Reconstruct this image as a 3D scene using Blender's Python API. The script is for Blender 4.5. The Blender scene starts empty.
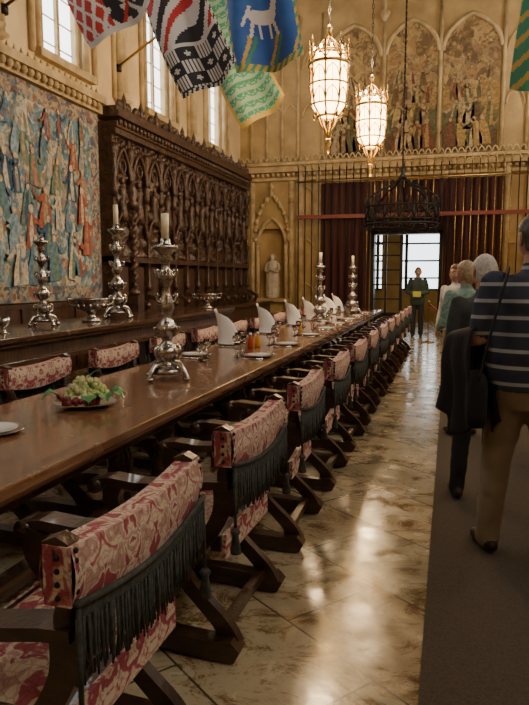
import bpy, math, random
from mathutils import Vector, Matrix, noise
random.seed(7)
R=random.random
pi=math.pi
MATS={}
# ---------------------------------------------------------------- materials
def newmat(name):
    m=bpy.data.materials.new(name); m.use_nodes=True
    nt=m.node_tree; b=nt.nodes['Principled BSDF']; MATS[name]=m
    return m,nt,b
def N(nt,t,**k):
    n=nt.nodes.new(t)
    for a,v in k.items():
        if a in n.inputs: n.inputs[a].default_value=v
        else: setattr(n,a,v)
    return n
def ramp(nt,fac,stops,interp='LINEAR'):
    r=nt.nodes.new('ShaderNodeValToRGB'); r.color_ramp.interpolation=interp
    e=r.color_ramp.elements
    while len(e)<len(stops): e.new(0.5)
    for i,(p,c) in enumerate(stops):
        e[i].position=p; e[i].color=(c[0],c[1],c[2],1)
    nt.links.new(fac,r.inputs[0]); return r.outputs[0]
def objco(nt,scale=(1,1,1),rot=(0,0,0)):
    tc=N(nt,'ShaderNodeTexCoord'); mp=N(nt,'ShaderNodeMapping')
    mp.inputs['Scale'].default_value=scale; mp.inputs['Rotation'].default_value=rot
    nt.links.new(tc.outputs['Object'],mp.inputs[0]); return mp.outputs[0]
def simple(name,col,rough=.5,metal=0,col2=None,nscale=5,scale=(1,1,1),bump=0,bscale=40,emis=None,es=0,lo=.35,hi=.65,trans=0,coat=0,detail=5):
    m,nt,b=newmat(name)
    b.inputs['Base Color'].default_value=(*col,1); b.inputs['Roughness'].default_value=rough
    b.inputs['Metallic'].default_value=metal
    if trans: b.inputs['Transmission Weight'].default_value=trans
    if coat: b.inputs['Coat Weight'].default_value=coat
    if emis: b.inputs['Emission Color'].default_value=(*emis,1); b.inputs['Emission Strength'].default_value=es
    if col2 or bump: co=objco(nt,scale)
    if col2:
        n=N(nt,'ShaderNodeTexNoise',Scale=nscale,Detail=detail); nt.links.new(co,n.inputs['Vector'])
        nt.links.new(ramp(nt,n.outputs[0],[(lo,col),(hi,col2)]),b.inputs['Base Color'])
    if bump:
        n2=N(nt,'ShaderNodeTexNoise',Scale=bscale,Detail=4); nt.links.new(co,n2.inputs['Vector'])
        bp=N(nt,'ShaderNodeBump',Strength=bump,Distance=.02); nt.links.new(n2.outputs[0],bp.inputs['Height'])
        nt.links.new(bp.outputs[0],b.inputs['Normal'])
    return m
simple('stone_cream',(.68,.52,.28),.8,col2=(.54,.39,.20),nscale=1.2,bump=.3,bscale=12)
simple('stone_back',(.52,.37,.17),.8,col2=(.34,.235,.10),nscale=1.6,bump=.5,bscale=9)  # golden cast of tungsten light put into base colour, here and in trim
simple('stone_trim',(.56,.42,.22),.75,col2=(.37,.27,.13),nscale=4,bump=.5,bscale=20)
simple('stone_statue',(.62,.56,.45),.7,col2=(.45,.40,.31),nscale=8,bump=.3)
simple('oak_dark',(.038,.020,.013),.32,col2=(.085,.044,.024),nscale=6,scale=(1,1,.3),bump=.4,bscale=30)
simple('oak_carved',(.028,.015,.010),.34,col2=(.085,.044,.025),nscale=9,bump=.9,bscale=25)
simple('oak_chair',(.026,.012,.008),.28,col2=(.062,.030,.017),nscale=9,scale=(1,1,3),bump=.15,bscale=60,coat=.3)
simple('ceiling_wood',(.12,.07,.035),.6,col2=(.07,.04,.02),nscale=3)
simple('silver',(.66,.64,.61),.20,1,col2=(.30,.28,.26),nscale=22,bump=.3,bscale=45)
simple('silver_plain',(.75,.73,.70),.15,1)
simple('brass',(.55,.36,.12),.32,1,col2=(.25,.15,.05),nscale=20)
simple('iron',(.02,.018,.016),.45,.6)
simple('candle_wax',(.80,.70,.46),.5,emis=(.8,.7,.5),es=.02)
simple('linen',(.90,.90,.88),.8,bump=.1)
simple('porcelain',(.78,.79,.81),.12,coat=.5)
simple('fringe',(.026,.032,.026),.85,col2=(.070,.072,.060),nscale=60)
simple('glass',(.95,.97,.97),.03,trans=1)
simple('carpet',(.105,.082,.060),.95,col2=(.070,.056,.042),nscale=90,bump=.5,bscale=300)
simple('red_drape',(.085,.020,.015),.8,col2=(.035,.012,.010),nscale=2,scale=(6,1,.3))
simple('red_paint',(.22,.05,.035),.5)
simple('skin',(.52,.31,.22),.5,col2=(.46,.25,.17),nscale=12)
simple('hair_dark',(.035,.03,.028),.6,col2=(.15,.14,.13),nscale=60,scale=(1,1,.3))
simple('hair_white',(.62,.60,.57),.6,col2=(.42,.40,.38),nscale=50)
simple('hair_brown',(.16,.09,.045),.55,col2=(.07,.04,.02),nscale=50)
simple('hair_blond',(.50,.40,.26),.55,col2=(.32,.24,.14),nscale=50)
simple('eye_white',(.8,.78,.75),.2); simple('iris',(.05,.03,.02),.2); simple('lips',(.42,.16,.13),.5)
simple('khaki',(.31,.245,.17),.85,col2=(.24,.19,.13),nscale=7,bump=.25,bscale=18)
simple('black_cloth',(.012,.012,.015),.9,bump=.3,bscale=15)
simple('dark_trouser',(.018,.020,.028),.85,bump=.2,bscale=15)
simple('shoe_leather',(.03,.02,.015),.4)
simple('teal_cloth',(.09,.24,.22),.8,col2=(.28,.38,.33),nscale=30)
simple('white_cloth',(.62,.60,.58),.8,col2=(.45,.43,.42),nscale=10)
simple('grey_cloth',(.05,.06,.065),.85,col2=(.035,.04,.045),nscale=10)
simple('green_jacket',(.03,.05,.04),.85,col2=(.05,.08,.06),nscale=10)
simple('yellow_cloth',(.55,.55,.10),.8)
simple('grape_green',(.38,.46,.14),.25,col2=(.55,.55,.28),nscale=15,coat=.3)
simple('grape_red',(.12,.015,.03),.25,col2=(.25,.03,.03),nscale=15,coat=.3)
simple('leaf',(.05,.20,.06),.5,col2=(.10,.30,.10),nscale=30)
simple('sauce_red',(.5,.05,.02),.2); simple('sauce_amber',(.65,.30,.04),.15)
simple('f_red',(.50,.03,.03),.75); simple('f_white',(.66,.64,.62),.75); simple('f_black',(.02,.02,.025),.75)
simple('f_blue',(.02,.08,.34),.7,col2=(.03,.13,.42),nscale=3); simple('f_gold',(.50,.34,.07),.6); simple('f_green',(.05,.25,.15),.7)
simple('f_pale',(.28,.42,.28),.7); simple('f_navy',(.03,.04,.12),.7)
for k_,c_ in dict(t_blue=(.11,.22,.31),t_cream=(.58,.51,.38),t_rust=(.33,.10,.06),t_green=(.14,.23,.17),t_navy=(.04,.09,.16),t_face=(.60,.47,.34),t_tan=(.40,.29,.17),t_sky=(.25,.36,.42),t_rose=(.42,.19,.13),
    p_ochre=(.40,.26,.09),p_red=(.22,.08,.04),p_brown=(.14,.085,.04),p_green=(.15,.14,.06),p_skin=(.46,.33,.18),p_pale=(.46,.36,.20)).items():
    simple(k_,c_,.9,col2=tuple(v*.5 for v in c_),nscale=16,detail=3)
simple('window_daylight',(.8,.85,.9),.3,emis=(.85,.92,1.0),es=4.5)
simple('window_daylight_side',(.8,.85,.9),.3,emis=(1.0,.94,.84),es=13.0)
simple('door_daylight',(.8,.85,.9),.3,emis=(.85,.95,1.0),es=3.8)
simple('lantern_glass',(.9,.7,.4),.3,emis=(1.0,.60,.22),es=17,col2=(.9,.8,.6),nscale=8)
simple('bulb',(1,.9,.7),.3,emis=(1,.8,.5),es=60)
def wood(name,c1,c2,c3,rough,scale):
    m,nt,b=newmat(name)
    co=objco(nt,scale)
    n=N(nt,'ShaderNodeTexNoise',Scale=3,Detail=8,Roughness=.65); nt.links.new(co,n.inputs['Vector'])
    nt.links.new(ramp(nt,n.outputs[0],[(.3,c1),(.5,c2),(.7,c3)]),b.inputs['Base Color'])
    n2=N(nt,'ShaderNodeTexNoise',Scale=2,Detail=4); nt.links.new(objco(nt,(3,3,3)),n2.inputs['Vector'])
    mr=N(nt,'ShaderNodeMapRange'); mr.inputs['To Min'].default_value=rough*.7; mr.inputs['To Max'].default_value=rough*1.5
    nt.links.new(n2.outputs[0],mr.inputs[0]); nt.links.new(mr.outputs[0],b.inputs['Roughness'])
    b.inputs['Coat Weight'].default_value=.6; b.inputs['Coat Roughness'].default_value=.08
    bp=N(nt,'ShaderNodeBump',Strength=.06,Distance=.01); nt.links.new(n.outputs[0],bp.inputs['Height']); nt.links.new(bp.outputs[0],b.inputs['Normal'])
wood('table_wood',(.085,.038,.019),(.21,.098,.045),(.32,.165,.078),.22,(6,.5,6))
wood('side_wood',(.025,.012,.008),(.070,.034,.018),(.12,.060,.032),.22,(6,.5,6))
def floor_mat():
    m,nt,b=newmat('floor_stone')
    L=nt.links.new
    co=objco(nt,(1,1,1),(0,0,math.radians(38)))
    br=N(nt,'ShaderNodeTexBrick',Scale=1.0); br.offset=.5
    br.inputs['Brick Width'].default_value=1.05; br.inputs['Row Height'].default_value=.55
    br.inputs['Mortar Size'].default_value=.006; br.inputs['Mortar Smooth'].default_value=.3; br.inputs['Bias'].default_value=0
    br.inputs['Color1'].default_value=(.0,.0,.0,1); br.inputs['Color2'].default_value=(1,1,1,1); br.inputs['Mortar'].default_value=(.5,.5,.5,1)
    L(co,br.inputs['Vector'])
    base=ramp(nt,br.outputs['Color'],[(0,(.38,.30,.19)),(.35,(.52,.44,.30)),(.7,(.37,.34,.24)),(1,(.58,.49,.34))])
    n=N(nt,'ShaderNodeTexNoise',Scale=3.4,Detail=14,Roughness=.84,Distortion=.8); L(objco(nt,(1,1.5,1),(0,0,.6)),n.inputs['Vector'])
    stain=ramp(nt,n.outputs[0],[(.38,(.18,.11,.06)),(.455,(.50,.38,.25)),(.50,(.95,.91,.83)),(.57,(1,1,.96)),(.62,(.60,.54,.42)),(.70,(.34,.26,.18))])
    mx=N(nt,'ShaderNodeMix',data_type='RGBA',blend_type='MULTIPLY'); mx.inputs[0].default_value=1
    L(base,mx.inputs[6]); L(stain,mx.inputs[7])
    mo=N(nt,'ShaderNodeMix',data_type='RGBA'); L(br.outputs['Fac'],mo.inputs[0]); L(mx.outputs[2],mo.inputs[6]); mo.inputs[7].default_value=(.09,.07,.045,1)
    L(mo.outputs[2],b.inputs['Base Color'])
    mr=N(nt,'ShaderNodeMapRange'); mr.inputs['From Min'].default_value=.3; mr.inputs['From Max'].default_value=.75; mr.inputs['To Min'].default_value=.07; mr.inputs['To Max'].default_value=.34
    n3=N(nt,'ShaderNodeTexNoise',Scale=6,Detail=8); L(objco(nt),n3.inputs['Vector'])
    L(n3.outputs[0],mr.inputs[0]); L(mr.outputs[0],b.inputs['Roughness']); b.inputs['IOR'].default_value=1.55
    bp=N(nt,'ShaderNodeBump',Strength=.14,Distance=.012); L(n3.outputs[0],bp.inputs['Height']); L(bp.outputs[0],b.inputs['Normal'])
floor_mat()
def picture(name,stops,sc,rot,fine,rough=.9,metal=0):
    m,nt,b=newmat(name); L=nt.links.new
    tc=N(nt,'ShaderNodeTexCoord')
    nz=N(nt,'ShaderNodeTexNoise',Scale=2.2,Detail=3); L(tc.outputs['Object'],nz.inputs['Vector'])
    ad=N(nt,'ShaderNodeMix',data_type='RGBA',blend_type='ADD'); ad.inputs[0].default_value=.45
    L(tc.outputs['Object'],ad.inputs[6]); L(nz.outputs[1],ad.inputs[7])
    mp=N(nt,'ShaderNodeMapping'); mp.inputs['Scale'].default_value=sc; L(ad.outputs[2],mp.inputs[0])
    v1=N(nt,'ShaderNodeTexVoronoi',Scale=1.0); L(mp.outputs[0],v1.inputs['Vector'])
    v2=N(nt,'ShaderNodeTexVoronoi',Scale=fine); L(mp.outputs[0],v2.inputs['Vector'])
    s1=N(nt,'ShaderNodeSeparateColor'); L(v1.outputs['Color'],s1.inputs[0])
    s2=N(nt,'ShaderNodeSeparateColor'); L(v2.outputs['Color'],s2.inputs[0])
    c1=ramp(nt,s1.outputs[0],stops,'CONSTANT'); c2=ramp(nt,s2.outputs[1],stops,'CONSTANT')
    mx=N(nt,'ShaderNodeMix',data_type='RGBA'); L(c1,mx.inputs[6]); L(c2,mx.inputs[7])
    n=N(nt,'ShaderNodeTexNoise',Scale=14,Detail=4); L(tc.outputs['Object'],n.inputs['Vector'])
    L(ramp(nt,n.outputs[0],[(.44,(.15,.15,.15)),(.56,(.85,.85,.85))]),mx.inputs[0])
    L(mx.outputs[2],b.inputs['Base Color']); b.inputs['Roughness'].default_value=rough; b.inputs['Metallic'].default_value=metal
picture('tapestry_weave',[(0,(.05,.11,.17)),(.18,(.42,.37,.27)),(.34,(.17,.27,.32)),(.48,(.26,.09,.06)),(.53,(.48,.43,.33)),(.66,(.09,.18,.23)),(.80,(.13,.18,.12)),(.9,(.28,.19,.11))],(6,6,4),0,2.6)
picture('tapestry_border',[(0,(.05,.07,.10)),(.3,(.35,.28,.18)),(.6,(.22,.09,.06)),(.8,(.16,.20,.20))],(9,9,9),0,2)
picture('gilt_painting',[(0,(.34,.21,.08)),(.2,(.16,.10,.045)),(.4,(.46,.32,.13)),(.55,(.24,.16,.08)),(.7,(.40,.28,.13)),(.88,(.11,.07,.035))],(3.2,3.2,2.6),0,2.6,.6)
def damask():
    m,nt,b=newmat('damask'); L=nt.links.new
    tc=N(nt,'ShaderNodeTexCoord'); s=N(nt,'ShaderNodeSeparateXYZ'); L(tc.outputs['Object'],s.inputs[0])
    pp=N(nt,'ShaderNodeMath',operation='PINGPONG'); pp.inputs[1].default_value=.123; L(s.outputs[1],pp.inputs[0])
    c=N(nt,'ShaderNodeCombineXYZ'); L(s.outputs[0],c.inputs[0]); L(pp.outputs[0],c.inputs[1]); L(s.outputs[2],c.inputs[2])
    n=N(nt,'ShaderNodeTexNoise',Scale=19,Detail=2.5,Distortion=.9); L(c.outputs[0],n.inputs['Vector'])
    v=N(nt,'ShaderNodeTexVoronoi',Scale=38,feature='DISTANCE_TO_EDGE'); L(c.outputs[0],v.inputs['Vector'])
    base=ramp(nt,n.outputs[0],[(.40,(.44,.28,.23)),(.43,(.60,.50,.39)),(.515,(.60,.50,.39)),(.54,(.42,.16,.16)),(.60,(.30,.055,.08)),(.70,(.33,.07,.09))])
    vein=ramp(nt,v.outputs['Distance'],[(.02,(.74,.56,.52)),(.09,(1,1,1))])
    mx=N(nt,'ShaderNodeMix',data_type='RGBA',blend_type='MULTIPLY'); mx.inputs[0].default_value=.8; L(base,mx.inputs[6]); L(vein,mx.inputs[7])
    L(mx.outputs[2],b.inputs['Base Color']); b.inputs['Roughness'].default_value=.85
damask()
def stripes():
    m,nt,b=newmat('striped_shirt'); L=nt.links.new
    tc=N(nt,'ShaderNodeTexCoord'); s=N(nt,'ShaderNodeSeparateXYZ'); L(tc.outputs['Object'],s.inputs[0])
    a=N(nt,'ShaderNodeMath',operation='MULTIPLY'); a.inputs[1].default_value=12.5; L(s.outputs[2],a.inputs[0])
    f=N(nt,'ShaderNodeMath',operation='FRACT'); L(a.outputs[0],f.inputs[0])
    L(ramp(nt,f.outputs[0],[(0,(.035,.045,.08)),(.60,(.38,.42,.47)),(.82,(.035,.045,.08))],'CONSTANT'),b.inputs['Base Color'])
    b.inputs['Roughness'].default_value=.85
stripes()
# ---------------------------------------------------------------- mesh builder
class B:
    def __init__(s): s.v=[];s.f=[];s.m=[];s.sm=[];s.mats=[];s.M=Matrix.Identity(4)
    def mi(s,n):
        if n not in s.mats: s.mats.append(n)
        return s.mats.index(n)
    def add(s,vs,fs,mat,smooth=False):
        o=len(s.v); s.v+=[tuple(s.M@Vector(v)) for v in vs]
        for i,f in enumerate(fs):
            s.f.append([o+k for k in f]); s.m.append(s.mi(mat if isinstance(mat,str) else mat[i])); s.sm.append(smooth)
    def box(s,x0,x1,y0,y1,z0,z1,mat):
        vs=[(x,y,z) for z in(z0,z1) for y in(y0,y1) for x in(x0,x1)]
        s.add(vs,[(0,2,3,1),(4,5,7,6),(0,1,5,4),(2,6,7,3),(0,4,6,2),(1,3,7,5)],mat)
    def lathe(s,prof,c,mat,seg=16,smooth=True,sx=1,sy=1,ph=0):
        vs=[];fs=[];n=len(prof)
        for r,z in prof:
            for k in range(seg):
                a=2*pi*k/seg+ph; vs.append((c[0]+max(r,.0004)*math.cos(a)*sx,c[1]+max(r,.0004)*math.sin(a)*sy,c[2]+z))
        for i in range(n-1):
            for k in range(seg):
                k2=(k+1)%seg; fs.append((i*seg+k,i*seg+k2,(i+1)*seg+k2,(i+1)*seg+k))
        fs.append(tuple(range(seg))[::-1]); fs.append(tuple((n-1)*seg+k for k in range(seg)))
        s.add(vs,fs,mat,smooth)
    def tube(s,pts,rad,mat,seg=8,closed=False,flat=1.0,caps=True):
        pts=[Vector(p) for p in pts]; n=len(pts)
        if not hasattr(rad,'__len__'): rad=[rad]*n
        m_=len(rad)
        if m_!=n: rad=[rad[min(m_-1,int(i*m_/n))] for i in range(n)]
        vs=[];fs=[]; ref=None
        for i,p in enumerate(pts):
            if closed: t=pts[(i+1)%n]-pts[i-1]
            else: t=pts[min(i+1,n-1)]-pts[max(i-1,0)]
            if t.length<1e-9: t=Vector((0,0,1))
            t.normalize()
            if ref is None: ref=Vector((0,0,1)) if abs(t.z)<.9 else Vector((1,0,0))
            u=t.cross(ref)
            if u.length<1e-4: u=t.cross(Vector((0,1,0)))
            u.normalize(); w=t.cross(u).normalized()
            ref=(u.cross(t)).normalized()
            for k in range(seg):
                a=2*pi*k/seg; vs.append(p+u*math.cos(a)*rad[i]+w*math.sin(a)*rad[i]*flat)
        m=n if closed else n-1
        for i in range(m):
            j=(i+1)%n
            for k in range(seg):
                k2=(k+1)%seg; fs.append((i*seg+k,i*seg+k2,j*seg+k2,j*seg+k))
        if not closed and caps:
            fs.append(tuple(range(seg))[::-1]); fs.append(tuple((n-1)*seg+k for k in range(seg)))
        s.add(vs,fs,mat,True)
    def sph(s,c,r,mat,seg=12,rings=8,fn=None):
        if not hasattr(r,'__len__'): r=(r,r,r)
        vs=[];fs=[]
        for i in range(rings+1):
            th=pi*i/rings
            for k in range(seg):
                a=2*pi*k/seg; d=(math.sin(th)*math.cos(a),math.sin(th)*math.sin(a),math.cos(th))
                if i in(0,rings): d=(.001*math.cos(a),.001*math.sin(a),d[2])
                q=(d[0]*r[0],d[1]*r[1],d[2]*r[2])
                if fn: q=fn(d,q)
                vs.append((c[0]+q[0],c[1]+q[1],c[2]+q[2]))
        for i in range(rings):
            for k in range(seg):
                k2=(k+1)%seg; fs.append((i*seg+k,(i+1)*seg+k,(i+1)*seg+k2,i*seg+k2))
        fs.append(tuple(range(seg))); fs.append(tuple(rings*seg+k for k in range(seg))[::-1])
        s.add(vs,fs,mat,True)
    def surf(s,fn,nu,nv,mat,smooth=True):
        vs=[fn(i/nu,j/nv) for j in range(nv+1) for i in range(nu+1)]; fs=[];ms=[]
        for j in range(nv):
            for i in range(nu):
                a=j*(nu+1)+i; fs.append((a,a+1,a+nu+2,a+nu+1))
                ms.append(mat((i+.5)/nu,(j+.5)/nv) if callable(mat) else mat)
        s.add(vs,fs,ms,smooth)
    def ribbon(s,pts,widths,y0,y1,mat):
        n=len(pts); vs=[];fs=[]
        if not hasattr(widths,'__len__'): widths=[widths]*n
        P=[Vector((p[0],0,p[1])) for p in pts]
        for i in range(n):
            t=(P[min(i+1,n-1)]-P[max(i-1,0)]).normalized(); nn=Vector((-t.z,0,t.x))*widths[i]/2
            for q in(P[i]+nn,P[i]-nn):
                for y in(y0,y1): vs.append((q.x,y,q.z))
        for i in range(n-1):
            a=i*4;b=a+4
            fs+=[(a,a+1,b+1,b),(a+2,b+2,b+3,a+3),(a,b,b+2,a+2),(a+1,a+3,b+3,b+1)]
        fs+=[(0,2,3,1),((n-1)*4,(n-1)*4+1,(n-1)*4+3,(n-1)*4+2)]
        s.add(vs,fs,mat)
    def plate(s,fn,pts,th,mat):
        n=len(pts)
        s.add([fn(p[0],p[1],th) for p in pts]+[fn(p[0],p[1],0) for p in pts],[tuple(range(n))]+[(i,i+n,(i+1)%n+n,(i+1)%n) for i in range(n)],mat)
    def mesh(s,name):
        me=bpy.data.meshes.new(name); me.from_pydata(s.v,[],s.f)
        for n in s.mats: me.materials.append(MATS[n])
        me.polygons.foreach_set('material_index',s.m); me.polygons.foreach_set('use_smooth',s.sm); me.update()
        return me
    def obj(s,name,loc=(0,0,0),rz=0,parent=None,bevel=0,solid=0):
        o=bpy.data.objects.new(name,s.mesh(name)); bpy.context.collection.objects.link(o)
        o.location=loc; o.rotation_euler=(0,0,rz)
        if parent: o.parent=parent
        if solid:
            d=o.modifiers.new('solid','SOLIDIFY'); d.thickness=solid
        if bevel:
            d=o.modifiers.new('bevel','BEVEL'); d.width=bevel; d.segments=2; d.limit_method='ANGLE'
        return o
def inst(me,name,loc,rz=0,sc=1):
    o=bpy.data.objects.new(name,me); bpy.context.collection.objects.link(o); o.location=loc; o.rotation_euler=(0,0,rz)
    o.scale=(sc,)*3; return o
def smoothpath(pts,n=6):
    out=[];P=[Vector(p) for p in pts]
    for i in range(len(P)-1):
        p0=P[max(i-1,0)];p1=P[i];p2=P[i+1];p3=P[min(i+2,len(P)-1)]
        for k in range(n):
            t=k/n; out.append(.5*((2*p1)+(p2-p0)*t+(2*p0-5*p1+4*p2-p3)*t*t+(3*p1-p0-3*p2+p3)*t**3))
    out.append(P[-1]); return out
def arch(c,z0,half,rise,n=10):
    pts=[]
    k=rise/(1.732*half)
    for i in range(n+1):
        a=pi-(pi/3)*i/n; pts.append((c+half+2*half*math.cos(a),z0+2*half*math.sin(a)*k))
    return pts+[(2*c-x,z) for x,z in pts[::-1][1:]]
def robed(b,fn,c,z,h,mats,face,th=.0015):
    w=h*random.uniform(.34,.50); ln=random.uniform(-.14,.14)*h; m=random.choice(mats); m2=random.choice(mats)
    j=lambda:random.uniform(-.06,.06)
    O=[(-.5,0),(-.46,.3),(-.34,.55),(-.26,.68),(-.34,.76),(-.14,.84),(.14,.84),(.34,.76),(.26,.68),(.34,.55),(.46,.3),(.5,0)]
    b.plate(fn,[(c+(p[0]+j())*w+ln*p[1],z+(p[1]+j()*.5)*h) for p in O],th,m)
    b.plate(fn,[(c+(p[0]+j())*w+ln*p[1],z+p[1]*h) for p in((-.12,.02),(-.2,.4),(-.05,.78),(.10,.80),(.16,.4),(.22,.02))],th*1.5,m2)
    s=random.choice((-1,1)); e=random.uniform(-.2,.25); b.plate(fn,[(c+s*p[0]*w,z+p[1]*h) for p in((.28,.76),(.72,.60+e*.6),(.95,.66+e),(.97,.60+e),(.72,.50+e*.6),(.26,.62))][::s],th*1.8,m)
    b.plate(fn,[(c+ln*.9+.088*h*math.cos(t*pi/5),z+.91*h+.10*h*math.sin(t*pi/5)) for t in range(10)],th*1.4,m2)
    b.plate(fn,[(c+ln*.9+.06*h*math.cos(t*pi/4),z+.90*h+.075*h*math.sin(t*pi/4)) for t in range(8)],th*2,face)
# ---------------------------------------------------------------- room
XL,XR,YB,YF,ZC=-5.9,3.4,18.0,-5.0,9.6
b=B(); b.box(XL-.5,XR+.5,YF-.3,24,-.12,0,'floor_stone'); b.obj('floor')
b=B(); b.box(XL-.5,XR+.5,YF-.3,YB+.4,ZC,ZC+.2,'ceiling_wood')
for i in range(12): b.box(XL,XR,YF+1+i*2,YF+1.25+i*2,ZC-.3,ZC,'ceiling_wood')
b.obj('ceiling')
b=B(); b.box(-.06,2.3,-4,14.6,0,.008,'carpet'); b.obj('carpet')
WIN=[-1.0,2.4,5.8,9.2,12.65,16.0]
def sidewall(name,x0,x1,inner,glass,ws):
    b=B(); zs,zt=4.85,8.7; hw=.66
    b.box(x0,x1,YF,YB+.4,0,zs,'stone_cream'); b.box(x0,x1,YF,YB+.4,zt,ZC,'stone_cream')
    ys=[YF]+sum([[w-hw,w+hw] for w in ws],[])+[YB+.4]
    for i in range(0,len(ys),2): b.box(x0,x1,ys[i],ys[i+1],zs,zt,'stone_cream')
    sgn=1 if inner==x1 else -1
    for w in ws:
        A=arch(w,zt-1.1,hw,1.08); xa=inner-sgn*.12
        for side in(0,1):
            pts=A[:len(A)//2+1] if side==0 else A[len(A)//2:]
            cor=(w-hw,zt) if side==0 else (w+hw,zt)
            for i in range(len(pts)-1):
                q=[pts[i],pts[i+1],cor]
                vs=[(inner,p[0],p[1]) for p in q]+[(xa-sgn*.2,p[0],p[1]) for p in q]
                b.add(vs,[(0,1,2),(3,5,4),(0,3,4,1),(1,4,5,2),(2,5,3,0)],'stone_cream')
        for dy in(-hw,hw):
            for r,o in((.06,.03),(.04,.14)):
                b.tube([(inner+sgn*(.03-o*1.2),w+dy-math.copysign(o*.4,dy),zs-.05),(inner+sgn*(.03-o*1.2),w+dy-math.copysign(o*.4,dy),zt-1.1)],r,'stone_trim')
            b.tube([(inner+sgn*.03,w+dy*1.3,zs-.1),(inner+sgn*.03,w+dy*1.3,zt-.5)],.05,'stone_trim')
        b.tube([(inner+sgn*.02,p[0],p[1]) for p in A],.06,'stone_trim')
        b.box(min(inner,inner+sgn*.12),max(inner,inner+sgn*.12),w-hw-.1,w+hw+.1,zs-.14,zs-.02,'stone_trim')
    for i in range(len(ws)-1):
        m=(ws[i]+ws[i+1])/2
        b.tube([(inner+sgn*.02,m,4.7),(inner+sgn*.02,m,ZC-.3)],.13,'stone_trim',12)
        b.tube([(inner+sgn*.10,m,4.7),(inner+sgn*.10,m,ZC-.3)],.06,'stone_trim',8)
        for q in(-.2,.2): b.tube([(inner+sgn*.02,m+q,4.7),(inner+sgn*.02,m+q,ZC-.3)],.05,'stone_trim',8)
        b.lathe([(.1,0),(.22,.06),(.12,.12),(.18,.2)],(inner+sgn*.03,m,4.62),'stone_trim')
    b.obj(name)
    for k,w in enumerate(ws):
        g=B(); xg=inner-sgn*.30
        g.box(xg-.01,xg+.01,w-hw,w+hw,zs,zt,glass)
        for dy in(-.22,.22): g.box(xg-.04,xg+.07,w+dy-.035,w+dy+.035,zs,zt-.9,'stone_trim')
        for j in range(9): g.box(xg-.02,xg+.025,w-hw,w+hw,zs+.3+j*.4,zs+.32+j*.4,'stone_trim')
        for dy in(-.43,0,.43): g.tube([(xg+.02,p[0],p[1]) for p in arch(w+dy,zt-1.2,.2,.3,5)],.03,'stone_trim',6)
        g.obj('window_%d'%(k+1+(10 if sgn<0 else 0)))
sidewall('wall_left',XL-.4,XL,XL,'window_daylight',WIN)
sidewall('wall_right',XR,XR+.4,XR,'window_daylight_side',WIN)  # unseen window just behind the camera added to brighten the foreground
b=B(); b.box(XL-.4,XR+.4,YF-.3,YF,0,ZC,'stone_cream'); b.obj('wall_front')
b=B(); DX0,DX1,DZ=-2.12,-.22,2.78
NX,NH=-4.95,.42
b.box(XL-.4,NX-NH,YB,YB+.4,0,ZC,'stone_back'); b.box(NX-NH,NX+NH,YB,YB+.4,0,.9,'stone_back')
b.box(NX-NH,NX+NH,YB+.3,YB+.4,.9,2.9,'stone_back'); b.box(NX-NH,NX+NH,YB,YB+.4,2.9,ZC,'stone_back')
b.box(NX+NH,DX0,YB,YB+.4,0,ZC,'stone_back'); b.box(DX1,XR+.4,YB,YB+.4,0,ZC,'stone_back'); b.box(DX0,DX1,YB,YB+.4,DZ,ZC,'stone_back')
def rib(x,z0,z1,r=.07,y=YB-.03,mat='stone_trim'): b.tube([(x,y,z0),(x,y,z1)],r,mat,8)
def barch(c,z0,h,rise,r=.04,y=YB-.03): b.tube([(p[0],y,p[1]) for p in arch(c,z0,h,rise)],r,'stone_trim',8)
b.box(XL,XR,YB-.16,YB,4.45,4.62,'stone_trim'); b.box(XL,XR,YB-.24,YB,4.62,4.70,'stone_trim'); b.box(XL,XR,YB-.10,YB,4.22,4.30,'stone_trim')
for i in range(62): b.sph((XL+.1+i*.15,YB-.1,4.38),(.05,.05,.06),'stone_trim',8,5)
for i in range(56):
    x=XL+.1+i*.166; barch(x,4.72,.07,.14,.018,YB-.2)
for s_ in(-1,1):
    rib(NX+s_*NH,.6,2.7,.06); rib(NX+s_*(NH+.16),.0,4.2,.08); b.lathe([(.09,0),(.05,.2),(.07,.22),(0,.5)],(NX+s_*(NH+.16),YB-.05,3.6),'stone_trim',8)
barch(NX,2.45,NH,.75,.06); barch(NX,2.6,NH+.08,1.25,.05)
for p in arch(NX,2.6,NH+.08,1.25,6): b.sph((p[0],YB-.08,p[1]),(.07,.06,.08),'stone_trim',8,5)
b.lathe([(.0,0),(.06,.1),(.03,.2),(.1,.25),(0,.4)],(NX,YB-.08,3.8),'stone_trim',8)
b.box(NX-NH-.1,NX+NH+.1,YB-.2,YB+.05,.82,.92,'stone_trim')
for z in(.25,.5): b.box(XL,-3.6,YB-.05,YB,z,z+.05,'stone_trim')
for c,h in((-5.72,.1),(-3.95,.26)):
    rib(c-h,.6,4.2,.035); rib(c+h,.6,4.2,.035); barch(c,3.6,h,.45,.035); barch(c,2.2,h,.4,.03); barch(c,1.0,h,.35,.03)
for x in(-5.55,-5.1,-4.65,-4.2,-3.5,-1.86,-.41,1.15,1.75,2.4): rib(x,4.7,8.6,.05 if x>-3.6 and x<1.3 else .045)
for c in(-5.32,-4.87,-4.42,-3.85,1.45,2.07): barch(c,7.2,.22,.5,.03); barch(c,5.9,.22,.4,.025)
for c,h in((-2.66,.72),(-1.13,.68),(.36,.72)):
    barch(c,7.35,h,.85,.06)
b.lathe([(.05,0),(.16,.2),(.05,.3),(.1,.6),(0,.9)],(-1.86,YB-.12,8.2),'stone_trim',8)
for x in(-4.1,-3.6,1.35,1.9): rib(x,0,4.45,.09,YB-.04)
for z in(1.2,2.4): b.box(1.4,XR,YB-.06,YB,z,z+.06,'stone_trim')
b.obj('wall_back')
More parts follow.
